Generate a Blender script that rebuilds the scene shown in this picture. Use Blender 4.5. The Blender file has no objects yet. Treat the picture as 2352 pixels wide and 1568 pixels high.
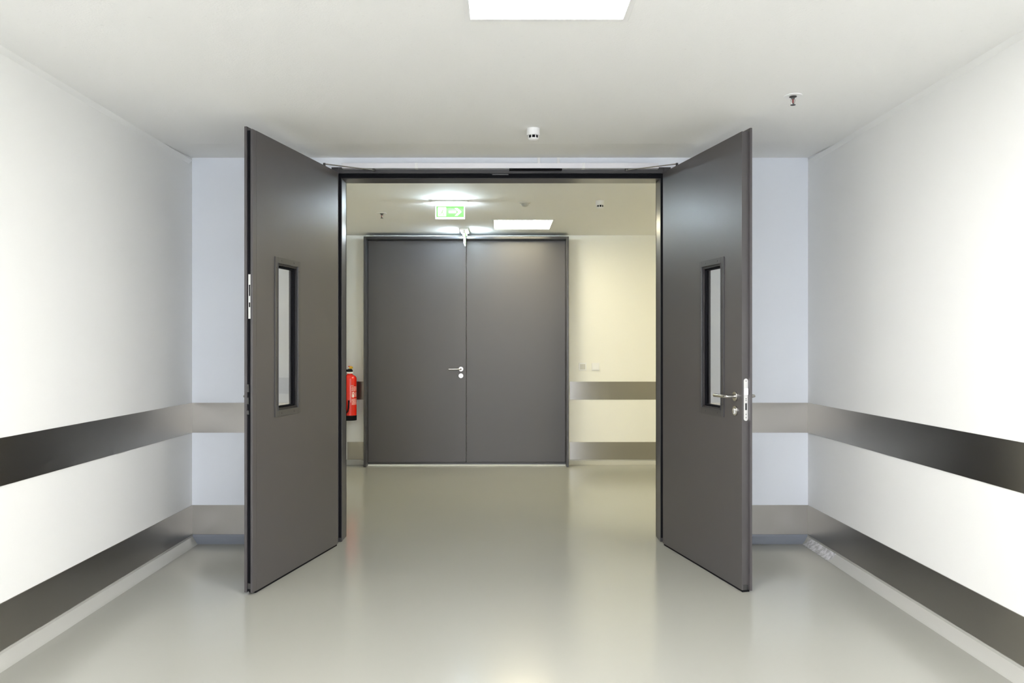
import bpy, bmesh, math, random
from math import sin, cos, pi, radians
from mathutils import Vector, Matrix

S = bpy.context.scene
COL = S.collection

# ------------------------------------------------------------------ camera, world, exposure
CAM_Z = 1.33
FPX = 1860.0
cd = bpy.data.cameras.new('camera')
cd.sensor_width = 36.0
cd.lens = 36.0 * FPX / 2352.0
cd.shift_x = 25.0 / 2352.0
cd.shift_y = 11.0 / 2352.0
cd.clip_start = 0.05
cam = bpy.data.objects.new('camera', cd)
cam.location = (0, 0, CAM_Z)
cam.rotation_euler = (pi / 2, 0, 0)
COL.objects.link(cam)
S.camera = cam

SKY = 7.0           # fill light entering by the window added behind the viewer
w = bpy.data.worlds.new('world')
S.world = w
w.use_nodes = True
w.node_tree.nodes['Background'].inputs[0].default_value = (0.84, 0.89, 1.0, 1)
w.node_tree.nodes['Background'].inputs[1].default_value = SKY

S.view_settings.view_transform = 'Standard'
S.view_settings.look = 'None'
S.view_settings.gamma = 1.0
S.view_settings.use_curve_mapping = False
S.view_settings.exposure = 0.45
S.cycles.max_bounces = 14
S.cycles.diffuse_bounces = 10
S.cycles.glossy_bounces = 8
S.cycles.sample_clamp_indirect = 6.0

NEAR_LIGHT = (1.0, 0.985, 0.965)
FAR_LIGHT = (1.0, 0.90, 0.60)
NEAR_POWER = 32.0
FAR_POWER = 18.0
SIGN_LIGHT = (0.74, 0.89, 1.0)

# ------------------------------------------------------------------ places in the room
D_DOOR = 5.503      # wall with the open double door
D_BACK = 5.665      # its other side
D_FAR = 9.13        # wall with the closed double door
XL, XR = -2.10, 2.085
CEIL = 2.58
Y0 = -3.4           # corridor end behind the camera
FXL, FXR = -1.76, 3.9

# ------------------------------------------------------------------ materials
def mat(name, col=(.5, .5, .5), rough=.5, metal=0., spec=.5, **k):
    m = bpy.data.materials.new(name)
    m.use_nodes = True
    b = m.node_tree.nodes['Principled BSDF']
    b.inputs['Base Color'].default_value = (*col, 1)
    b.inputs['Roughness'].default_value = rough
    b.inputs['Metallic'].default_value = metal
    b.inputs['Specular IOR Level'].default_value = spec
    for kk, v in k.items():
        b.inputs[kk.replace('_', ' ')].default_value = v
    return m

def nodes(m):
    return m.node_tree.nodes, m.node_tree.links, m.node_tree.nodes['Principled BSDF']

def noise(m, scale, detail=3, stretch=(1, 1, 1), coord='Object'):
    n, l, b = nodes(m)
    tc = n.new('ShaderNodeTexCoord')
    mp = n.new('ShaderNodeMapping')
    mp.inputs['Scale'].default_value = stretch
    nz = n.new('ShaderNodeTexNoise')
    nz.inputs['Scale'].default_value = scale
    nz.inputs['Detail'].default_value = detail
    l.new(tc.outputs[coord], mp.inputs[0])
    l.new(mp.outputs[0], nz.inputs['Vector'])
    return nz

def bump(m, nz, strength, dist):
    n, l, b = nodes(m)
    bp = n.new('ShaderNodeBump')
    bp.inputs['Strength'].default_value = strength
    bp.inputs['Distance'].default_value = dist
    l.new(nz.outputs['Fac'], bp.inputs['Height'])
    l.new(bp.outputs[0], b.inputs['Normal'])
    return bp

def vary(m, nz, c0, c1, lo=.35, hi=.65):
    n, l, b = nodes(m)
    r = n.new('ShaderNodeValToRGB')
    r.color_ramp.elements[0].position = lo
    r.color_ramp.elements[1].position = hi
    r.color_ramp.elements[0].color = (*c0, 1)
    r.color_ramp.elements[1].color = (*c1, 1)
    l.new(nz.outputs['Fac'], r.inputs[0])
    l.new(r.outputs[0], b.inputs['Base Color'])

def rough_vary(m, nz, a, bb):
    n, l, b = nodes(m)
    mr = n.new('ShaderNodeMapRange')
    mr.inputs['To Min'].default_value = a
    mr.inputs['To Max'].default_value = bb
    l.new(nz.outputs['Fac'], mr.inputs[0])
    l.new(mr.outputs[0], b.inputs['Roughness'])

M = {}
M['wall'] = mat('white_wall_paint', (.93, .93, .915), .55, spec=.3)
bump(M['wall'], noise(M['wall'], 90, 4), .05, .002)
M['wall_end'] = mat('cool_lit_wall_paint', (.84, .87, .92), .55, spec=.3)  # same white paint, with the bluish light on this wall mixed into the colour
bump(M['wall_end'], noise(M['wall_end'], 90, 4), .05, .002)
M['wall_far'] = mat('cream_wall_paint', (.90, .89, .83), .55, spec=.3)
bump(M['wall_far'], noise(M['wall_far'], 90, 4), .05, .002)

M['ceil'] = mat('plaster_ceiling', (.82, .82, .80), .8, spec=.2)
nz = noise(M['ceil'], 130, 5)
bump(M['ceil'], nz, .22, .004)
nz2 = noise(M['ceil'], 55, 6)
vary(M['ceil'], nz2, (.86, .86, .85), (.91, .91, .90), .26, .36)

M['floor'] = mat('grey_beige_vinyl', (.50, .495, .45), .22, spec=.5)
fn = noise(M['floor'], .9, 1)
vary(M['floor'], fn, (.372, .368, .335), (.384, .380, .346))
rough_vary(M['floor'], noise(M['floor'], 1.5, 1), .15, .16)
bump(M['floor'], noise(M['floor'], 260, 2), .03, .001)

M['cove'] = mat('vinyl_upstand', (.46, .455, .42), .25)
M['cove_shaded'] = mat('grey_blue_shaded_upstand', (.23, .25, .29), .3)  # darker, bluer upstand colour that includes the shade of the niches
M['sealant'] = mat('wrinkled_clear_sealant', (.62, .62, .64), .22, spec=.7)
bump(M['sealant'], noise(M['sealant'], 38, 5), 1.0, .012)
vary(M['sealant'], noise(M['sealant'], 45, 5), (.44, .44, .44), (.66, .66, .68), .4, .6)

def steel(name, col, rough, aniso, brushed=True):
    m = mat(name, col, rough, 1.0)
    n, l, b = nodes(m)
    b.inputs['Anisotropic'].default_value = aniso
    t = n.new('ShaderNodeTangent')
    t.direction_type = 'UV_MAP'
    t.uv_map = 'UVMap'
    l.new(t.outputs[0], b.inputs['Tangent'])
    if brushed:
        rough_vary(m, noise(m, 60, 2, (.02, .02, 9.)), rough - .002, rough + .002)
    return m
M['steel'] = steel('brushed_stainless_steel', (.36, .346, .322), .29, .72)
M['chrome'] = mat('satin_handle_steel', (.48, .465, .44), .24, 1.0)
M['plate'] = mat('bright_lock_plate_metal', (.88, .88, .87), .35, .7)
M['darkmetal'] = mat('dark_metal', (.10, .10, .10), .4, .8)
M['black'] = mat('black_rubber', (.006, .006, .008), .7, spec=.12)
M['door'] = mat('anthracite_door_paint', (.078, .072, .074), .36, spec=.5)
bump(M['door'], noise(M['door'], 300, 2), .04, .0008)
M['frame'] = mat('anthracite_frame_paint', (.052, .050, .053), .28, spec=.5)
M['alu'] = mat('silver_aluminium', (.80, .79, .82), .38, .4)
M['white'] = mat('white_plastic', (.88, .88, .88), .35)
M['offwhite'] = mat('ivory_plastic', (.66, .65, .60), .4)
M['shade'] = mat('grey_lens_plastic', (.45, .45, .42), .3)
M['red'] = mat('red_enamel', (.72, .018, .008), .22, spec=.6)
M['label'] = mat('white_print', (.85, .75, .70), .5)
M['yellow'] = mat('yellow_plastic', (.80, .50, .04), .4)
M['redglass'] = mat('red_bulb_glass', (.22, .02, .02), .15)
M['glass'] = mat('fire_glass', (1, 1, 1), .01, spec=.5, Transmission_Weight=1.0, IOR=1.5)

def emit(name, col, strength, base=(.8, .8, .8)):
    m = mat(name, base, .4)
    b = m.node_tree.nodes['Principled BSDF']
    b.inputs['Emission Color'].default_value = (*col, 1)
    b.inputs['Emission Strength'].default_value = strength
    return m
M['led_near'] = emit('neutral_led_diffuser', NEAR_LIGHT, NEAR_POWER)
M['led_far'] = emit('warm_led_diffuser', FAR_LIGHT, FAR_POWER)
M['led_sign'] = emit('sign_led_strip', SIGN_LIGHT, 300.0)
M['sign_green'] = emit('lit_green_film', (.16, .80, .10), 1.15, (.1, .5, .1))
M['sign_white'] = emit('lit_white_film', (.93, 1.0, .88), 1.3)
M['sign_acrylic'] = emit('lit_acrylic_edge', (.88, .94, 1.0), 1.2)

# ------------------------------------------------------------------ mesh building
class MB:
    def __init__(s):
        s.bm = bmesh.new()
    def face_box(s, x0, x1, y0, y1, z0, z1):
        x0, x1 = sorted((x0, x1)); y0, y1 = sorted((y0, y1)); z0, z1 = sorted((z0, z1))
        v = [s.bm.verts.new(p) for p in ((x0,y0,z0),(x1,y0,z0),(x1,y1,z0),(x0,y1,z0),(x0,y0,z1),(x1,y0,z1),(x1,y1,z1),(x0,y1,z1))]
        for f in ((0,3,2,1),(4,5,6,7),(0,1,5,4),(1,2,6,5),(2,3,7,6),(3,0,4,7)):
            s.bm.faces.new([v[i] for i in f])
        return s
    box = face_box
    def quad(s, *p):
        s.bm.faces.new([s.bm.verts.new(q) for q in p]); return s
    def prism(s, prof, a, b, axis):
        """extrude a closed 2D profile from a to b along axis ('x': profile is (y,z), 'y': (x,z), 'z': (x,y))"""
        def P(p, t):
            return {'x': (t, p[0], p[1]), 'y': (p[0], t, p[1]), 'z': (p[0], p[1], t)}[axis]
        A = [s.bm.verts.new(P(p, a)) for p in prof]
        B = [s.bm.verts.new(P(p, b)) for p in prof]
        n = len(prof)
        s.bm.faces.new(A); s.bm.faces.new(B[::-1])
        for i in range(n):
            s.bm.faces.new([A[i], A[(i+1) % n], B[(i+1) % n], B[i]])
        return s
    def tube(s, pts, r, seg=16, closed=False):
        pts = [Vector(p) for p in pts]
        rs = r if isinstance(r, (list, tuple)) else [r] * len(pts)
        rings = []
        up = None
        for i, p in enumerate(pts):
            t = (pts[min(i+1, len(pts)-1)] - pts[max(i-1, 0)]).normalized()
            if up is None:
                up = Vector((0, 0, 1)) if abs(t.z) < .9 else Vector((1, 0, 0))
            a = t.cross(up).normalized(); c = a.cross(t).normalized(); up = c
            rings.append([s.bm.verts.new(p + a * rs[i] * cos(2*pi*k/seg) + c * rs[i] * sin(2*pi*k/seg)) for k in range(seg)])
        for q in range(len(rings)-1):
            for k in range(seg):
                s.bm.faces.new([rings[q][k], rings[q][(k+1) % seg], rings[q+1][(k+1) % seg], rings[q+1][k]])
        s.bm.faces.new(rings[0][::-1]); s.bm.faces.new(rings[-1])
        return s
    def lathe(s, prof, c, axis='z', seg=40):
        """prof: (radius, height) pairs along the axis from c"""
        c = Vector(c)
        def P(r, h, a):
            u, v = r*cos(a), r*sin(a)
            return c + Vector({'z': (u, v, h), 'x': (h, u, v), 'y': (u, h, v)}[axis])
        rings = []
        for r, h in prof:
            if r < 1e-6:
                rings.append([s.bm.verts.new(P(0, h, 0))])
            else:
                rings.append([s.bm.verts.new(P(r, h, 2*pi*k/seg)) for k in range(seg)])
        for A, B in zip(rings, rings[1:]):
            for k in range(seg):
                a, b2 = A[k % len(A)], A[(k+1) % len(A)]
                c2, d = B[(k+1) % len(B)], B[k % len(B)]
                vs = []
                for q in (a, b2, c2, d):
                    if q not in vs: vs.append(q)
                if len(vs) > 2: s.bm.faces.new(vs)
        if len(rings[0]) > 1: s.bm.faces.new(rings[0][::-1])
        if len(rings[-1]) > 1: s.bm.faces.new(rings[-1])
        return s
    def mirror_y(s):
        for v in s.bm.verts: v.co.y = -v.co.y
        return s
    def build(s, name, m, parent=None, smooth=False, bevel=0., seg=2, zuv=False, label=None):
        bm = s.bm
        bmesh.ops.recalc_face_normals(bm, faces=bm.faces[:])
        if zuv:
            uv = bm.loops.layers.uv.new('UVMap')
            for f in bm.faces:
                for lp in f.loops:
                    co = lp.vert.co
                    lp[uv].uv = (co.z, co.x + co.y)
        me = bpy.data.meshes.new(name)
        bm.to_mesh(me); bm.free()
        me.materials.append(m)
        o = bpy.data.objects.new(name, me)
        COL.objects.link(o)
        if smooth:
            for p in me.polygons: p.use_smooth = True
            try:
                me.set_sharp_from_angle(angle=radians(35))
            except Exception:
                pass
        if bevel:
            bv = o.modifiers.new('bevel', 'BEVEL')
            bv.width = bevel; bv.segments = seg; bv.limit_method = 'ANGLE'
            bv.angle_limit = radians(40)
        if parent: o.parent = parent
        if label: o['label'] = label
        return o

def tag(o, label, cat, group=None, kind=None):
    o['label'] = label; o['category'] = cat
    if group: o['group'] = group
    if kind: o['kind'] = kind
    return o

def thing(name, loc, label, cat, group=None, kind=None, rz=0.):
    o = bpy.data.objects.new(name, None)
    COL.objects.link(o)
    o.empty_display_size = .1
    o.location = loc; o.rotation_euler = (0, 0, rz)
    return tag(o, label, cat, group, kind)

def copy_tree(o, parent=None):
    c = o.copy(); COL.objects.link(c); c.parent = parent
    for ch in list(o.children): copy_tree(ch, c)
    return c

ST = 'structure'

# ------------------------------------------------------------------ shell
def holed(name, x0, x1, y0, y1, z0, z1, hx0, hx1, hy0, hy1, m, label, cat='ceiling'):
    """horizontal slab with one rectangular hole list"""
    b = MB()
    holes = sorted(zip(hx0, hx1, hy0, hy1), key=lambda h: h[2])
    y = y0
    for a, c, d, e in holes:
        b.box(x0, x1, y, d, z0, z1)
        b.box(x0, a, d, e, z0, z1); b.box(c, x1, d, e, z0, z1)
        y = e
    b.box(x0, x1, y, y1, z0, z1)
    return tag(b.build(name, m), label, cat, kind=ST)

tag(MB().box(-2.3, 4.2, Y0 - .2, D_FAR + .2, -.12, 0).build('floor', M['floor']),
    'glossy grey beige vinyl floor running through the open double door', 'floor', kind=ST)

CEND = 5.0
NP = (-.12, .468, 2.50, 3.09)           # near lit panel
FP2 = (2.55, 3.14, 7.1, 7.7)
FP = (-.075, .515, 8.00, 8.63)          # panel beyond the doors
PANY = [NP[2], .9, -.7, -2.3]  # all after the first are unseen panels added to brighten the corridor
holes = [(NP[0], NP[1], y, y + .59) for y in PANY]
holed('ceiling', XL - .2, XR + .2, Y0 - .2, CEND, CEIL, CEIL + .10, *zip(*holes), M['ceil'],
      'white plaster ceiling of the near corridor with a square light panel')
tag(MB().prism([(CEND, CEIL), (D_DOOR + .02, 2.612), (D_DOOR + .02, CEIL + .12), (CEND, CEIL + .10)], XL - .2, XR + .2, 'x')
    .build('trim_1', M['ceil']), 'sloped plaster strip of ceiling above the open doors', 'ceiling strip', kind=ST)
holed('ceiling', FXL - .2, FXR + .3, D_BACK - .06, D_FAR + .2, CEIL, CEIL + .10, *zip(FP, FP2), M['ceil'],
      'cream toned ceiling of the space beyond the open doors')

def wall(name, m, label, *bx, back=None):
    b = MB()
    for q in bx: b.box(*q)
    o = b.build(name, m)
    if back:
        o.data.materials.append(back)
        for p in o.data.polygons:
            if p.normal.y > .9: p.material_index = 1
    return tag(o, label, 'wall', kind=ST)

wall('wall_left', M['wall'], 'white left wall of the near corridor with a steel guard', (XL - .15, XL, Y0, D_DOOR, 0, 2.75))
wall('wall_right', M['wall'], 'white right wall of the near corridor with a steel guard', (XR, XR + .15, Y0, D_DOOR, 0, 2.75))
wall('wall_behind', M['wall'], 'white end wall of the corridor opposite the doors', (XL - .15, -1.85, Y0 - .15, Y0, 0, 2.75),
     (1.85, XR + .15, Y0 - .15, Y0, 0, 2.75), (-1.85, 1.85, Y0 - .15, Y0, 0, .85), (-1.85, 1.85, Y0 - .15, Y0, 2.45, 2.75))
k = MB()
for a, b, c, d in ((-1.85, -1.79, .85, 2.45), (1.79, 1.85, .85, 2.45), (-1.79, 1.79, .85, .91), (-1.79, 1.79, 2.39, 2.45), (-.03, .03, .91, 2.39)):
    k.box(a, b, Y0 - .10, Y0 - .04, c, d)
tag(k.build('fill_window_1', M['white']), 'white framed window added for fill light in the unseen end wall behind the viewer', 'window', kind=ST)  # unseen window, added to let frontal fill light into the corridor
pl = bpy.data.lights.new('fill_window_portal', 'AREA')
pl.shape = 'RECTANGLE'; pl.size = 3.7; pl.size_y = 1.6
pl.cycles.is_portal = True
po = bpy.data.objects.new('fill_window_portal', pl)
po.location = (0, Y0 - .2, 1.65); po.rotation_euler = (pi / 2, 0, pi)
COL.objects.link(po)
FO = 1.15            # outer half width of the near door frame
FT = 2.543           # its top
wall('wall_doorway', M['wall_end'], 'white wall around the open double door, cool light put into its colour',
     (-2.25, -FO, D_DOOR, D_BACK, 0, 2.75), (FO, 4.2, D_DOOR, D_BACK, 0, 2.75), (-FO, FO, D_DOOR, D_BACK, FT, 2.75), back=M['wall_far'])
wall('wall_far', M['wall_far'], 'cream wall around the closed double door at the back', (FXL - .15, FXR + .15, D_FAR, D_FAR + .15, 0, 2.75))
wall('wall_far_left', M['wall_far'], 'cream side wall beyond the doorway carrying the fire extinguisher', (FXL - .15, FXL, D_BACK, D_FAR, 0, 2.75))
wall('wall_far_right', M['wall_far'], 'cream side wall at the right end of the space beyond the doorway', (FXR, FXR + .15, D_BACK, D_FAR, 0, 2.75))

# small sloped plaster strips between side walls and ceiling
tag(MB().prism([(XL, CEIL), (XL + .022, CEIL), (XL, CEIL - .022)], Y0, CEND + .45, 'y').build('trim_2', M['wall']),
    'thin plaster strip where the left wall meets the ceiling', 'trim', kind=ST)
tag(MB().prism([(XR, CEIL), (XR - .022, CEIL), (XR, CEIL - .022)], Y0, CEND + .45, 'y').build('trim_3', M['wall']),
    'thin plaster strip where the right wall meets the ceiling', 'trim', kind=ST)

# steel skirting with a vinyl upstand below it; run: plane position, from, to
def cove_prof(sgn, at, n=7):
    pts = [(at, .053), (at + sgn * .005, .052), (at + sgn * .006, .040)]
    for i in range(1, n + 1):
        t = i / n
        pts.append((at + sgn * (.006 + .056 * t), .040 * (1 - t) ** 1.35 + .0006))
    pts.append((at, .0006))
    return pts

def skirting(name, axis, sgn, at, a, b, label, ca=None, cb=None, ztop=.252, cm='cove', cl='glossy grey vinyl upstand curving down to the floor'):
    """axis 'y': runs along y on a side wall at x=at, facing sgn; axis 'x': runs along x on a wall at y=at"""
    k = MB()
    if axis == 'y': k.box(at, at + sgn * .004, a, b, .054, ztop)
    else: k.box(a, b, at, at + sgn * .004, .054, ztop)
    o = tag(k.build(name, M['steel'], zuv=True), label, 'skirting', kind=ST)
    MB().prism(cove_prof(sgn, at), ca if ca is not None else a, cb if cb is not None else b, axis).build('vinyl_upstand', M[cm], o, smooth=True, label=cl)
    return o

skirting('baseboard_left', 'y', 1, XL, Y0, D_DOOR, 'brushed steel skirting along the left corridor wall')
bR = skirting('baseboard_right', 'y', -1, XR, Y0, D_DOOR, 'brushed steel skirting along the right corridor wall')
k = MB()
pr = [(p[0] - .0006, p[1] + .0012) for p in cove_prof(-1, XR)[2:-1]]
k.prism(pr + [(p[0] + .0004, p[1] - .0008) for p in pr[::-1]], 5.02, 5.43, 'y')
k.build('wrinkled_sealant', M['sealant'], bR, smooth=True, label='short bright wrinkled patch on the upstand in the corner')
skirting('baseboard_doorway_left', 'x', -1, D_DOOR, XL + .004, -1.2, 'brushed steel skirting in the niche behind the open left door leaf', ca=XL + .006, cm='cove_shaded', cl='blue grey vinyl upstand with niche shade put into its colour')
skirting('baseboard_doorway_right', 'x', -1, D_DOOR, 1.2, XR - .004, 'brushed steel skirting in the niche behind the open right door leaf', cb=XR - .006, cm='cove_shaded', cl='blue grey vinyl upstand with niche shade put into its colour')
skirting('baseboard_far_left', 'x', -1, D_FAR, -1.735, -1.513, 'short steel skirting below the fire extinguisher', ca=FXL, cb=-1.513)
skirting('baseboard_far_right', 'x', -1, D_FAR, .775, FXR, 'brushed steel skirting right of the closed double door', ca=.745)

def guard(axis, sgn, at, a, b, z0, z1, label):
    k = MB()
    if axis == 'y': k.box(at, at + sgn * .004, a, b, z0, z1)
    else: k.box(a, b, at, at + sgn * .004, z0, z1)
    return tag(k.build('wall_guard', M['steel'], zuv=True), label, 'wall guard', group='brushed steel wall guards')
guard('y', 1, XL, Y0, D_DOOR, .744, .946, 'long brushed steel guard strip along the left corridor wall')
guard('y', -1, XR, Y0, D_DOOR, .744, .946, 'long brushed steel guard strip along the right corridor wall')
guard('x', -1, D_DOOR, XL + .004, -1.2, .744, .946, 'short steel guard strip in the niche behind the open left door leaf')
guard('x', -1, D_DOOR, 1.2, XR - .004, .744, .946, 'short steel guard strip in the niche behind the open right door leaf')
guard('x', -1, D_FAR, -1.735, -1.513, .73, .934, 'small steel guard strip reflecting red beside the fire extinguisher')
guard('x', -1, D_FAR, .775, FXR, .73, .932, 'steel guard strip below the two switches on the cream wall')

# ------------------------------------------------------------------ near door frame
fr = thing('trim_4', (0, D_DOOR, 0), 'anthracite steel frame lining the opening of the open double door', 'door frame', kind=ST)
FI = 1.083; FZ = 2.470
fy0, fy1 = -.016, D_BACK - D_DOOR + .004
for s in (-1, 1):
    k = MB()
    k.box(s*FO, s*1.103, fy0, .03, .0015, FT)                        # face
    k.box(s*1.103, s*FI, .006, fy1, .0015, FZ)                       # reveal lining
    k.box(s*FO, s*FI, fy1 - .02, fy1, .0015, FT)
    k.box(s*FO, s*1.103, .03, fy1 - .02, .0015, FT)
    k.build('jamb', M['frame'], fr, bevel=.0015)
    MB().box(s*1.103, s*(FI + .003), -.004, .006, .03, FZ + .03).build('jamb_seal', M['black'], fr)
k = MB()
k.box(-1.103, 1.103, fy0, .03, 2.502, FT)
k.box(-1.103, 1.103, .03, fy1, FZ, FT)
k.box(-1.103, 1.103, .006, .03, FZ, 2.503)
k.build('frame_head', M['frame'], fr, bevel=.0015)
k = MB()
k.box(-1.103, 1.103, -.002, .006, FZ + .003, 2.502)
k.box(-1.103, 1.103, -.006, .006, 2.483, 2.489)
k.build('head_seal', M['black'], fr)
MB().box(-.06, .05, -.010, .004, 2.492, 2.500).build('strike_plate', M['darkmetal'], fr)

# ------------------------------------------------------------------ door leaves
def lever(parent, u, z, v, out, du, reach=.06, grip=.13, seg=20, mir=1, plane='u'):
    """lever handle on a face at v (local y), pointing outwards along out*y, grip running by du*grip along x"""
    def V(a, b, c): return (a, b * mir, c)
    rose = MB().lathe([(.027, 0), (.027, .007), (.0255, .009), (.010, .0095), (.010, .014)], (0, 0, 0), 'y', 36)
    for q in rose.bm.verts: q.co = Vector(V(u + q.co.x, v + out * q.co.y, z + q.co.z))
    r = rose.build('handle_rose', M['chrome'], parent, smooth=True)
    p = []
    p.append(V(u, v + out * .009, z)); p.append(V(u, v + out * (reach - .018), z))
    for i in range(1, 7):
        a = i / 6 * pi / 2
        p.append(V(u + du * .018 * (1 - cos(a)), v + out * (reach - .018 + .018 * sin(a)), z))
    p.append(V(u + du * grip, v + out * reach, z))
    rr = [.0085] * (len(p) - 2) + [.0095, .0095]
    MB().tube(p, rr, seg).build('lever', M['chrome'], r, smooth=True)
    return r

def escutcheon(parent, u, z, v, out, mir=1):
    def V(q): return Vector((u + q.x, (v + out * q.y) * mir, z + q.z))
    e = MB().lathe([(.027, 0), (.027, .006), (.0255, .008), (0, .008)], (0, 0, 0), 'y', 36)
    for q in e.bm.verts: q.co = V(q.co)
    o = e.build('key_rose', M['chrome'], parent, smooth=True)
    k = MB().prism([(.0085*cos(a), .005 + .0085*sin(a)) for a in [radians(x) for x in range(-40, 221, 20)]] + [(-.004, -.017), (.004, -.017)], 0, .0135, 'y')
    for q in k.bm.verts: q.co = V(q.co)
    c = k.build('lock_cylinder', M['plate'], o)
    k = MB().box(-.0012, .0012, .013, .0142, -.012, .006)
    for q in k.bm.verts: q.co = V(q.co)
    k.build('keyhole', M['black'], o)
    return o

def open_leaf(name, m, P, th, label, passive):
    s, c = sin(radians(th)), cos(radians(th))
    root = thing(name, (m * P[0], P[1], 0), label, 'door', kind=ST, rz=math.atan2(-c, m * s))
    W, T = 1.068, .050
    ZB, ZT = .012, 2.492
    hu0, hu1, hz0, hz1 = .600, .826, .978, 1.790
    def B(k): return k if m > 0 else k.mirror_y()
    k = MB()
    k.box(0, hu0, 0, T, ZB, ZT); k.box(hu1, W, 0, T, ZB, ZT)
    k.box(hu0, hu1, 0, T, ZB, hz0); k.box(hu0, hu1, 0, T, hz1, ZT)
    bmesh.ops.remove_doubles(k.bm, verts=k.bm.verts[:], dist=1e-5)
    B(k).build('leaf_panel', M['door'], root)
    k = MB()
    if passive:
        k.box(W, 1.109, 0, .013, ZB, ZT)
        B(k).build('meeting_stile', M['door'], root, bevel=.002)
        k = MB().box(W, 1.097, .013, .036, ZB + .004, ZT - .004)
        B(k).build('edge_seal', M['black'], root)
        k = MB().box(W, 1.107, .036, T, ZB, 2.508).box(0, W, .036, T, ZT, 2.508)
        B(k).build('rebate_lip', M['door'], root, bevel=.001)
        k = MB().box(1.097, 1.0985, .016, .031, 1.478, 1.716)
        o = B(k).build('strike_plate', M['plate'], root, label='bright steel strike plate high on the leaf edge')
        k = MB().box(1.098, 1.0995, .020, .027, 1.54, 1.565).box(1.098, 1.0995, .020, .027, 1.60, 1.66)
        B(k).build('strike_slot', M['black'], o)
        k = MB().box(1.097, 1.106, .024, .036, 1.085, 1.125).box(1.097, 1.106, .024, .036, .965, .985).box(1.097, 1.104, .026, .036, 1.02, 1.055)
        B(k).build('lock_case', M['darkmetal'], root)
        k = MB().box(1.097, 1.104, .016, .032, .03, .06)
        B(k).build('floor_bolt', M['darkmetal'], root)
    else:
        k.box(W, 1.088, .038, T, ZB, 2.508).box(0, W, .038, T, ZT, 2.508)
        B(k).build('rebate_lip', M['door'], root, bevel=.001)
        k = MB()
        a = .0125
        pr = [(.0235 + a*cos(t), 1.143 + a*sin(t)) for t in [radians(x) for x in range(0, 181, 15)]] + \
             [(.0235 + a*cos(t), .939 + a*sin(t)) for t in [radians(x) for x in range(180, 361, 15)]]
        k.prism(pr, W, W + .0015, 'x')
        o = B(k).build('lock_plate', M['plate'], root, label='bright steel lock plate with rounded ends')
        k = MB().prism([(W + .001, .014), (W + .010, .032), (W + .001, .032)], 1.068, 1.102, 'z')
        B(k).build('latch', M['chrome'], o)
        k = MB().box(W + .001, W + .0025, .018, .029, .985, 1.022)
        B(k).build('bolt_slot', M['darkmetal'], o)
        k = MB()
        for zz in (1.045, 1.036, .96, .942, 1.14):
            k.box(W + .001, W + .0021, .021, .026, zz, zz + .004)
        B(k).build('plate_screws', M['darkmetal'], o)
        lever(root, 1.0, 1.055, 0, -1, -1, mir=m, grip=.135)
        escutcheon(root, 1.0, .976, 0, -1, mir=m)
        k = MB().box(W, W + .003, .010, .036, .014, .04)
        B(k).build('seal_trigger', M['darkmetal'], root)
    lever(root, 1.0, 1.055, T, 1, -1, reach=.066, mir=m)
    escutcheon(root, 1.0, .976, T, 1, mir=m)
    # window trims on both faces
    for out, v in ((-1, 0.), (1, T)):
        k = MB()
        a0, a1, b0, b1 = .556, .868, .930, 1.837
        i0, i1, j0, j1 = .592, .834, .967, 1.802
        t = .005
        def bb(u0, u1, z0, z1, d0=0., d1=t): k.box(u0, u1, v + out*d0, v + out*d1, z0, z1)
        bb(a0, i0, b0, b1); bb(i1, a1, b0, b1); bb(i0, i1, b0, j0); bb(i0, i1, j1, b1)
        # return folded into the opening
        g = .008
        bb(i0, hu0, j0, j1, -.014, 0); bb(hu1, i1, j0, j1, -.014, 0); bb(hu0, hu1, j0, hz0, -.014, 0); bb(hu0, hu1, hz1, j1, -.014, 0)
        # raised inner rib
        for q in ((i0 - .003, i0, j0 - .003, j1 + .003), (i1, i1 + .003, j0 - .003, j1 + .003), (i0, i1, j0 - .003, j0), (i0, i1, j1, j1 + .003)):
            bb(*q, d0=t, d1=t + .003)
        o = B(k).build('window_trim', M['frame'], root, bevel=.0008)
        k = MB()
        scr = [(.574, z) for z in (1.00, 1.27, 1.55, 1.775)] + [(.851, z) for z in (1.00, 1.27, 1.55, 1.775)] + \
              [(.64, .948), (.79, .948), (.64, 1.82), (.79, 1.82)]
        for u, z in scr:
            yy = v + out * t
            k.lathe([(.0042, 0), (.0042, out * .0012), (.0015, out * .0018)], (u, yy, z), 'y', 10)
        B(k).build('trim_screws', M['darkmetal'], o)
    k = MB()
    r = .010
    for v0, v1 in ((.012, .021), (.029, .038)):
        k.box(hu0, hu0 + r, v0, v1, hz0, hz1); k.box(hu1 - r, hu1, v0, v1, hz0, hz1)
        k.box(hu0 + r, hu1 - r, v0, v1, hz0, hz0 + r); k.box(hu0 + r, hu1 - r, v0, v1, hz1 - r, hz1)
    B(k).build('glass_seal', M['black'], root)
    k = MB().box(hu0 + .001, hu1 - .001, .0215, .0285, hz0 + .001, hz1 - .001)
    B(k).build('window_glass', M['glass'], root)
    k = MB().box(.01, W, .003, T - .006, .0008, ZB)
    B(k).build('bottom_seal', M['black'], root)
    for z in (.28, 1.3, 2.25):
        k = MB().tube([(-.012, T + .010, z - .06), (-.012, T + .010, z + .06)], .010, 16)
        k.box(-.012, .04, T, T + .003, z - .05, z + .05)
        k.box(-.075, -.012, T + .004, T + .008, z - .05, z + .05)
        B(k).build('hinge', M['frame'], root, smooth=True)
    return root

open_leaf('door_1', -1, (1.09, 5.41), 12.4, 'open left leaf of the anthracite double door with narrow glazed window and no inner handle', True)
open_leaf('door_2', 1, (1.0834, 5.424), 11.8, 'open right leaf of the anthracite double door with lever handle and bright lock plate', False)

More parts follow.
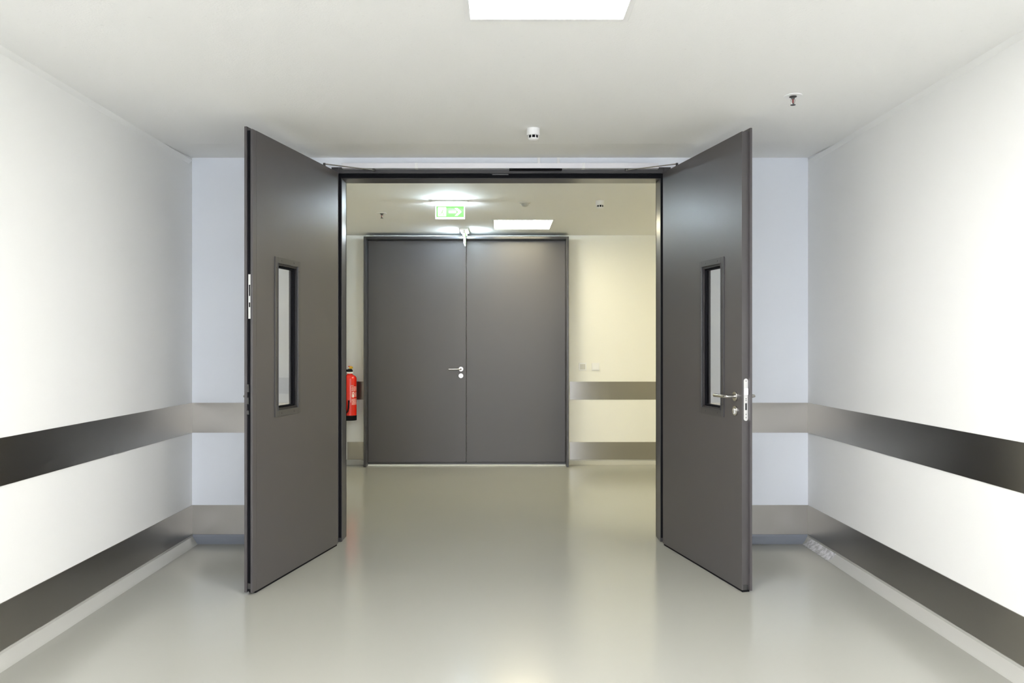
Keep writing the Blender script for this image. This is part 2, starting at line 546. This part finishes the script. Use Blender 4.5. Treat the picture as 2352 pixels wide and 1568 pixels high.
# ------------------------------------------------------------------ door closer rail over the opening
cl = thing('door_closer_rail', (0, D_DOOR - .016, 2.527), 'silver slide rail of the door closer across the top of the open doorway', 'door closer')
y0, y1 = -.042, -.0005
def seg(a, b, nm, pad=0.):
    k = MB().box(a, b, y0 - pad, y1, 0 - pad, .035 + pad)
    return k.build(nm, M['alu'], cl, bevel=.001)
seg(-1.071, -.580, 'rail_cover'); seg(-.572, .550, 'rail_cover'); seg(.558, 1.060, 'rail_cover')
k = MB().box(-.580, -.560, y0 - .002, y1, -.001, .036); k.build('joint_cap', M['white'], cl, bevel=.001)
k = MB().box(.545, .563, y0 - .002, y1, -.001, .036); k.build('joint_cap', M['white'], cl, bevel=.001)
MB().box(.055, .41, y0 + .004, -.004, -.010, -.0005).build('release_unit', M['black'], cl)
def arm(p, q, wd, th_, nm, m, par):
    p, q = Vector(p), Vector(q)
    t = (q - p).normalized(); n = t.cross(Vector((0, 0, 1))).normalized() * wd / 2
    k = MB()
    z = Vector((0, 0, th_ / 2))
    vs = [k.bm.verts.new(a) for a in (p-n-z, p+n-z, q+n-z, q-n-z, p-n+z, p+n+z, q+n+z, q-n+z)]
    for f in ((0,3,2,1),(4,5,6,7),(0,1,5,4),(1,2,6,5),(2,3,7,6),(3,0,4,7)): k.bm.faces.new([vs[i] for i in f])
    return k.build(nm, m, par, bevel=.001)
Lz = 2.527
A = []
for s, xa, xh in ((-1, -.86, -1.146), (1, .845, 1.140)):
    a = arm((xa, -.020, -.009), (xh, -.237, -.0145), .013, .005, 'closer_arm', M['chrome'], cl)
    k = MB().tube([(xa, -.020, -.014), (xa, -.020, 0.0)], .009, 14); k.build('slide_pin', M['darkmetal'], a, smooth=True)
    k = MB().tube([(xh, -.237, -.030), (xh, -.237, -.010)], .008, 14); k.build('spindle', M['darkmetal'], a, smooth=True)

for i, x in enumerate((.256, .388)):
    o = MB().box(x - .010, x + .010, -.014, -.0003, 2.5625, 2.6085).build('cable_duct', M['white'], bevel=.002)
    o.location.y = D_DOOR
    tag(o, ['white cable duct above the closer rail, the one nearer the left door leaf', 'white cable duct above the closer rail, the one nearer the right door leaf'][i],
        'cable duct', 'cable ducts above the closer rail')

# ------------------------------------------------------------------ closed double door at the far wall
ff = thing('trim_5', (0, D_FAR, 0), 'deep anthracite frame around the closed double door', 'door frame', kind=ST)
for a, b in ((-1.512, -1.487), (.719, .745)):
    MB().box(a, b, 8.90 - D_FAR, -.0005, .001, 2.538).build('jamb', M['frame'], ff, bevel=.002)
MB().box(-1.487, .719, 8.90 - D_FAR, -.0005, 2.512, 2.538).build('frame_head', M['frame'], ff, bevel=.002)
MB().box(-1.487, .719, 9.04 - D_FAR, -.0005, .012, .034).build('threshold', M['frame'], ff, bevel=.002)
MB().box(-1.487, .719, 9.035 - D_FAR, -.0005, .0008, .0115).build('sill_seal', M['white'], ff, label='pale seal line under the threshold')

for i, (nm, a, b) in enumerate((('door_3', -1.4855, -.3915), ('door_4', -.3865, .7175))):
    root = thing(nm, (a if i == 0 else b, 9.05, 0),
                 ['closed left leaf of the far anthracite double door with a lever handle', 'closed right leaf of the far anthracite double door without a handle'][i], 'door', kind=ST)
    ox = root.location.x
    MB().box(a - ox, b - ox, 0, .06, .036, 2.510).build('leaf_panel', M['door'], root, bevel=.002)
    if i == 0:
        lever(root, -.449 - ox, 1.075, 0, -1, -1, grip=.135)
        escutcheon(root, -.449 - ox, 1.001, 0, -1)

# ------------------------------------------------------------------ ceiling lights
def panel(x0, x1, yy0, yy1, m, label, group=None):
    cx, cy = (x0 + x1) / 2, (yy0 + yy1) / 2
    t = thing('ceiling_light', (cx, cy, CEIL), label, 'ceiling light', group)
    a, b = (x1 - x0) / 2, (yy1 - yy0) / 2
    k = MB()
    r = .018
    k.box(-a - r, -a + .004, -b - r, b + r, -.005, -.0004); k.box(a - .004, a + r, -b - r, b + r, -.005, -.0004)
    k.box(-a + .004, a - .004, -b - r, -b + .004, -.005, -.0004); k.box(-a + .004, a - .004, b - .004, b + r, -.005, -.0004)
    k.build('light_frame', M['white'], t, bevel=.001)
    MB().box(-a + .002, a - .002, -b + .002, b - .002, .004, .012).build('diffuser', m, t)
    k = MB().box(-a + .001, a - .001, -b + .001, b - .001, .013, .06)
    k.build('light_housing', M['white'], t)
    return t
lab = ['square lit panel in the ceiling in front of the open doors', 'unseen fill panel added in the corridor ceiling just ahead of the viewer', 'unseen fill panel added in the corridor ceiling just behind the viewer', 'unseen fill panel added in the corridor ceiling nearest the added window']
for i, y in enumerate(PANY):
    panel(NP[0], NP[1], y, y + .59, M['led_near'], lab[i], 'near corridor ceiling lights')
panel(*FP, M['led_far'], 'square lit panel in the ceiling in front of the closed double door', 'warm ceiling lights beyond the doorway')
panel(*FP2, M['led_far'], 'square lit panel in the ceiling further along the space beyond the doorway', 'warm ceiling lights beyond the doorway')

# ------------------------------------------------------------------ exit signs
def sign_body(rz, x, y, label, faces):
    t = thing('exit_sign', (x, y, CEIL), label, 'exit sign', 'emergency exit signs', rz=rz)
    MB().box(-.155, .155, -.045, .045, -.018, -.0004).build('ceiling_plate', M['white'], t, bevel=.004)
    h = MB().box(-.128, .128, -.018, .018, -.050, -.0182).build('sign_housing', M['white'], t, bevel=.003)
    for s in (-1, 1):
        MB().box(-.12, .12, s * .0185, s * .0205, -.044, -.022).build('light_strip', M['led_sign'], h)
    MB().box(-.1275, .1275, -.006, .006, -.158, -.0502).build('acrylic_plate', M['sign_acrylic'], t, bevel=.002)
    return t

def pictogram(t, s):
    """s=-1 faces -y"""
    yy = s * .0063
    MB().box(-.118, .118, yy, yy + s * .0012, -.142, -.040 - .0105).build('green_panel', M['sign_green'], t)
    y1 = yy + s * .0014
    def flat(polys, nm, m, dy=0.):
        k = MB()
        for p in polys:
            k.prism([(q[0] * -s, q[1]) for q in p], y1 + s * dy, y1 + s * (dy + .0008), 'y')
        return k.build(nm, m, t)
    zc = -.097
    # arrow
    flat([[(-.012, zc + .010), (.052, zc + .010), (.052, zc - .010), (-.012, zc - .010)],
          [(.040, zc + .034), (.062, zc + .034), (.098, zc), (.062, zc - .034), (.040, zc - .034), (.072, zc)]], 'arrow', M['sign_white'])
    # doorway and running figure
    flat([[(-.104, zc + .040), (-.034, zc + .040), (-.034, zc - .038), (-.104, zc - .038)]], 'doorway_symbol', M['sign_white'])
    def limb(a, b, r):
        a, b = Vector((a[0], a[1])), Vector((b[0], b[1])); n = (b - a).normalized(); n = Vector((-n.y, n.x)) * r
        return [tuple(a + n), tuple(b + n), tuple(b - n), tuple(a - n)]
    hx, hz = -.055, zc + .027
    polys = [[(hx + .0065 * cos(2*pi*i/12), hz + .0065 * sin(2*pi*i/12)) for i in range(12)],
             limb((-.060, zc + .017), (-.072, zc - .006), .0045),
             limb((-.072, zc - .004), (-.056, zc - .014), .0032), limb((-.056, zc - .014), (-.058, zc - .033), .0028),
             limb((-.072, zc - .004), (-.080, zc - .020), .0032), limb((-.080, zc - .020), (-.096, zc - .024), .0028),
             limb((-.062, zc + .015), (-.048, zc + .004), .0022), limb((-.048, zc + .004), (-.040, zc + .009), .0022),
             limb((-.062, zc + .016), (-.080, zc + .012), .0022), limb((-.080, zc + .012), (-.086, zc + .000), .0022)]
    flat(polys, 'running_figure', M['sign_green'], .0009)

es = sign_body(0, -.438, 6.96, 'lit green exit sign with running figure and arrow, hanging face-on from the ceiling', 1)
pictogram(es, -1)
es2 = sign_body(pi / 2, -.393, 8.72, 'bright exit sign hanging edge-on in front of the closed double door', 1)
pictogram(es2, -1)

# ------------------------------------------------------------------ detectors, sensor, sprinklers
def detector(x, y, label):
    t = thing('smoke_detector', (x, y, CEIL), label, 'smoke detector', 'ceiling smoke detectors')
    MB().lathe([(.0375, -.0004), (.0375, -.034), (.035, -.038), (.030, -.040)], (0, 0, 0)).build('detector_base', M['white'], t, smooth=True)
    MB().lathe([(.0285, -.0401), (.0285, -.056)], (0, 0, 0)).build('smoke_inlet', M['black'], t, smooth=True)
    k = MB()
    for i in range(8):
        a = 2 * pi * (i + .5) / 8 + .03
        k.prism([(.0302 * cos(a + e) * g, .0302 * sin(a + e) * g) for e, g in ((-.1, 1), (.1, 1), (.1, .93), (-.1, .93))], -.0402, -.0565, 'z')
    k.lathe([(.0281, -.0562), (.0302, -.0562), (.0302, -.0585), (.0281, -.0585)], (0, 0, 0))
    k.build('inlet_cage', M['white'], t)
    MB().lathe([(.030, -.0561), (.030, -.059), (.024, -.065), (.008, -.068), (0, -.068)], (0, 0, 0)).build('detector_cap', M['white'], t, smooth=True)
    return t
d0 = detector(.185, 4.655, 'white smoke detector on the ceiling just before the open doors')
d1 = copy_tree(d0)
d1.location = (.85, 6.96, CEIL)
d1['label'] = 'smaller looking smoke detector on the cream ceiling beyond the doorway'

t = thing('motion_sensor', (.207, 7.02, CEIL), 'low domed presence sensor on the ceiling between exit sign and smoke detector', 'motion sensor')
MB().lathe([(.050, -.0004), (.050, -.006), (.046, -.012), (.034, -.016)], (0, 0, 0)).build('sensor_ring', M['offwhite'], t, smooth=True)
MB().lathe([(.033, -.0161), (.031, -.026), (.024, -.035), (.012, -.040), (0, -.041)], (0, 0, 0)).build('sensor_lens', M['shade'], t, smooth=True)

def sprinkler(x, y, label):
    t = thing('sprinkler', (x, y, CEIL), label, 'sprinkler', 'ceiling sprinklers')
    MB().lathe([(.045, -.0004), (.044, -.004), (.020, -.0045), (.0165, -.001)], (0, 0, 0)).build('ceiling_ring', M['white'], t, smooth=True)
    MB().lathe([(.0175, -.0046), (.0175, -.008), (.009, -.012), (.007, -.018)], (0, 0, 0)).build('sprinkler_body', M['darkmetal'], t, smooth=True)
    k = MB()
    for s in (-1, 1):
        k.tube([(s * .007, 0, -.012), (s * .010, 0, -.024), (s * .008, 0, -.036), (s * .002, 0, -.044)], .0016, 8)
    k.build('sprinkler_arms', M['chrome'], t, smooth=True)
    MB().tube([(0, 0, -.0182), (0, 0, -.038)], .0036, 12).build('glass_bulb', M['redglass'], t, smooth=True, label='red glass bulb')
    MB().lathe([(0, -.0385), (.004, -.0385), (.004, -.045), (.0125, -.0455), (.0125, -.048), (0, -.048)], (0, 0, 0)).build('deflector', M['darkmetal'], t, smooth=True)
    return t
s0 = sprinkler(1.456, 4.04, 'sprinkler head with red bulb on the near corridor ceiling')
s1 = copy_tree(s0)
s1.location = (-1.121, 7.61, CEIL)
s1['label'] = 'sprinkler head on the cream ceiling left of the lit exit sign'

# ------------------------------------------------------------------ switches on the far wall
t = thing('wall_plate', (.918, D_FAR, 1.100), 'square wall plate with grey insert, beside the door frame and left of the light switch', 'wall plate')
MB().box(-.043, .043, -.010, -.0004, -.043, .043).build('cover_plate', M['white'], t, bevel=.003)
k = MB().box(-.030, .030, -.0112, -.0101, -.030, .030); k.build('insert', M['offwhite'], t)
MB().lathe([(.020, 0), (.020, -.003), (.017, -.004), (.017, -.0005)], (0, -.0113, -.004), 'y').build('round_insert', M['offwhite'], t, smooth=True)
t = thing('light_switch', (1.065, D_FAR, 1.100), 'white square rocker light switch, the right one of the two wall plates', 'light switch')
MB().box(-.043, .043, -.010, -.0004, -.043, .043).build('cover_plate', M['white'], t, bevel=.003)
k = MB().prism([(-.0101, -.031), (-.0101, .031), (-.0125, .031), (-.016, -.031)], -.031, .031, 'x'); k.build('rocker', M['white'], t, bevel=.001)

# ------------------------------------------------------------------ fire extinguisher
ex = thing('fire_extinguisher', (-1.668, 8.93, .515), 'red fire extinguisher with black hose, left of the closed double door', 'fire extinguisher')
R = .074
MB().lathe([(0, .052), (R, .052), (R, .455), (R * .98, .468), (R * .86, .484), (R * .6, .497), (.030, .503), (.030, .515), (0, .515)], (0, 0, 0), seg=48).build('extinguisher_cylinder', M['red'], ex, smooth=True)
MB().lathe([(R - .004, 0), (R + .0015, .004), (R + .0015, .055), (R - .002, .058), (0, .058)], (0, 0, 0), seg=48).build('base_cap', M['black'], ex, smooth=True)
MB().lathe([(0, .5152), (.035, .5152), (.035, .533), (0, .533)], (0, 0, 0)).build('neck_ring', M['white'], ex, smooth=True)
k = MB().lathe([(0, .5332), (.030, .5332), (.033, .545), (.026, .560), (.018, .566), (0, .566)], (0, 0, 0))
k.tube([(-.01, 0, .548), (-.045, -.01, .548), (-.055, -.03, .535)], [.014, .013, .012], 14)
k.build('valve', M['black'], ex, smooth=True)
MB().lathe([(0, .5665), (.016, .5665), (.020, .575), (.022, .588), (.012, .594), (0, .595)], (.012, 0, 0)).build('push_button', M['yellow'], ex, smooth=True)
MB().box(-.018, .020, -.010, .010, .588, .597).build('button_cap', M['red'], ex, bevel=.002)
pts = []
for i in range(25):
    a = i / 24
    pts.append((-.055 + .0 * a - .018 * sin(pi * a * .9) * .9 + .0 , -.03 - .055 * min(1, a * 2.2), .535 - .40 * a))
pts += [(-.045, -.085, .105), (-.028, -.085, .085), (-.010, -.084, .100), (.000, -.083, .14), (.003, -.082, .19), (.003, -.082, .225)]
MB().tube(pts, .0085, 12).build('hose', M['black'], ex, smooth=True)
MB().tube([(-.050, -.088, .26), (-.048, -.090, .15), (-.046, -.090, .03)], [.010, .014, .012], 14).build('hose_nozzle', M['black'], ex, smooth=True)
MB().box(-.0915, -.0735, -.02, .02, -.035, .48).build('wall_bracket', M['black'], ex, bevel=.002)
# printed label on the front of the cylinder: rounded outline and rows of fine print
k = MB()
def on_cyl(a0, a1, z0, z1):
    n = max(2, int(abs(a1 - a0) / .12))
    for i in range(n):
        p, q = a0 + (a1 - a0) * i / n, a0 + (a1 - a0) * (i + 1) / n
        rr = R + .0006
        k.quad(*[(rr * sin(a), -rr * cos(a), z) for a, z in ((p, z0), (q, z0), (q, z1), (p, z1))])
on_cyl(.30, .34, .20, .385); on_cyl(.34, .75, .382, .386)
rnd = random.Random(4)
for j in range(26):
    z = .175 + j * .0078
    if j in (9, 10, 18): continue
    a = .44 + rnd.random() * .05
    while a < 1.45:
        b = a + .06 + rnd.random() * .22
        on_cyl(a, min(b, 1.5), z, z + .0030)
        a = b + .06
on_cyl(.55, .80, .255, .290); on_cyl(.60, .78, .30, .315)
k.build('printed_label', M['label'], ex)
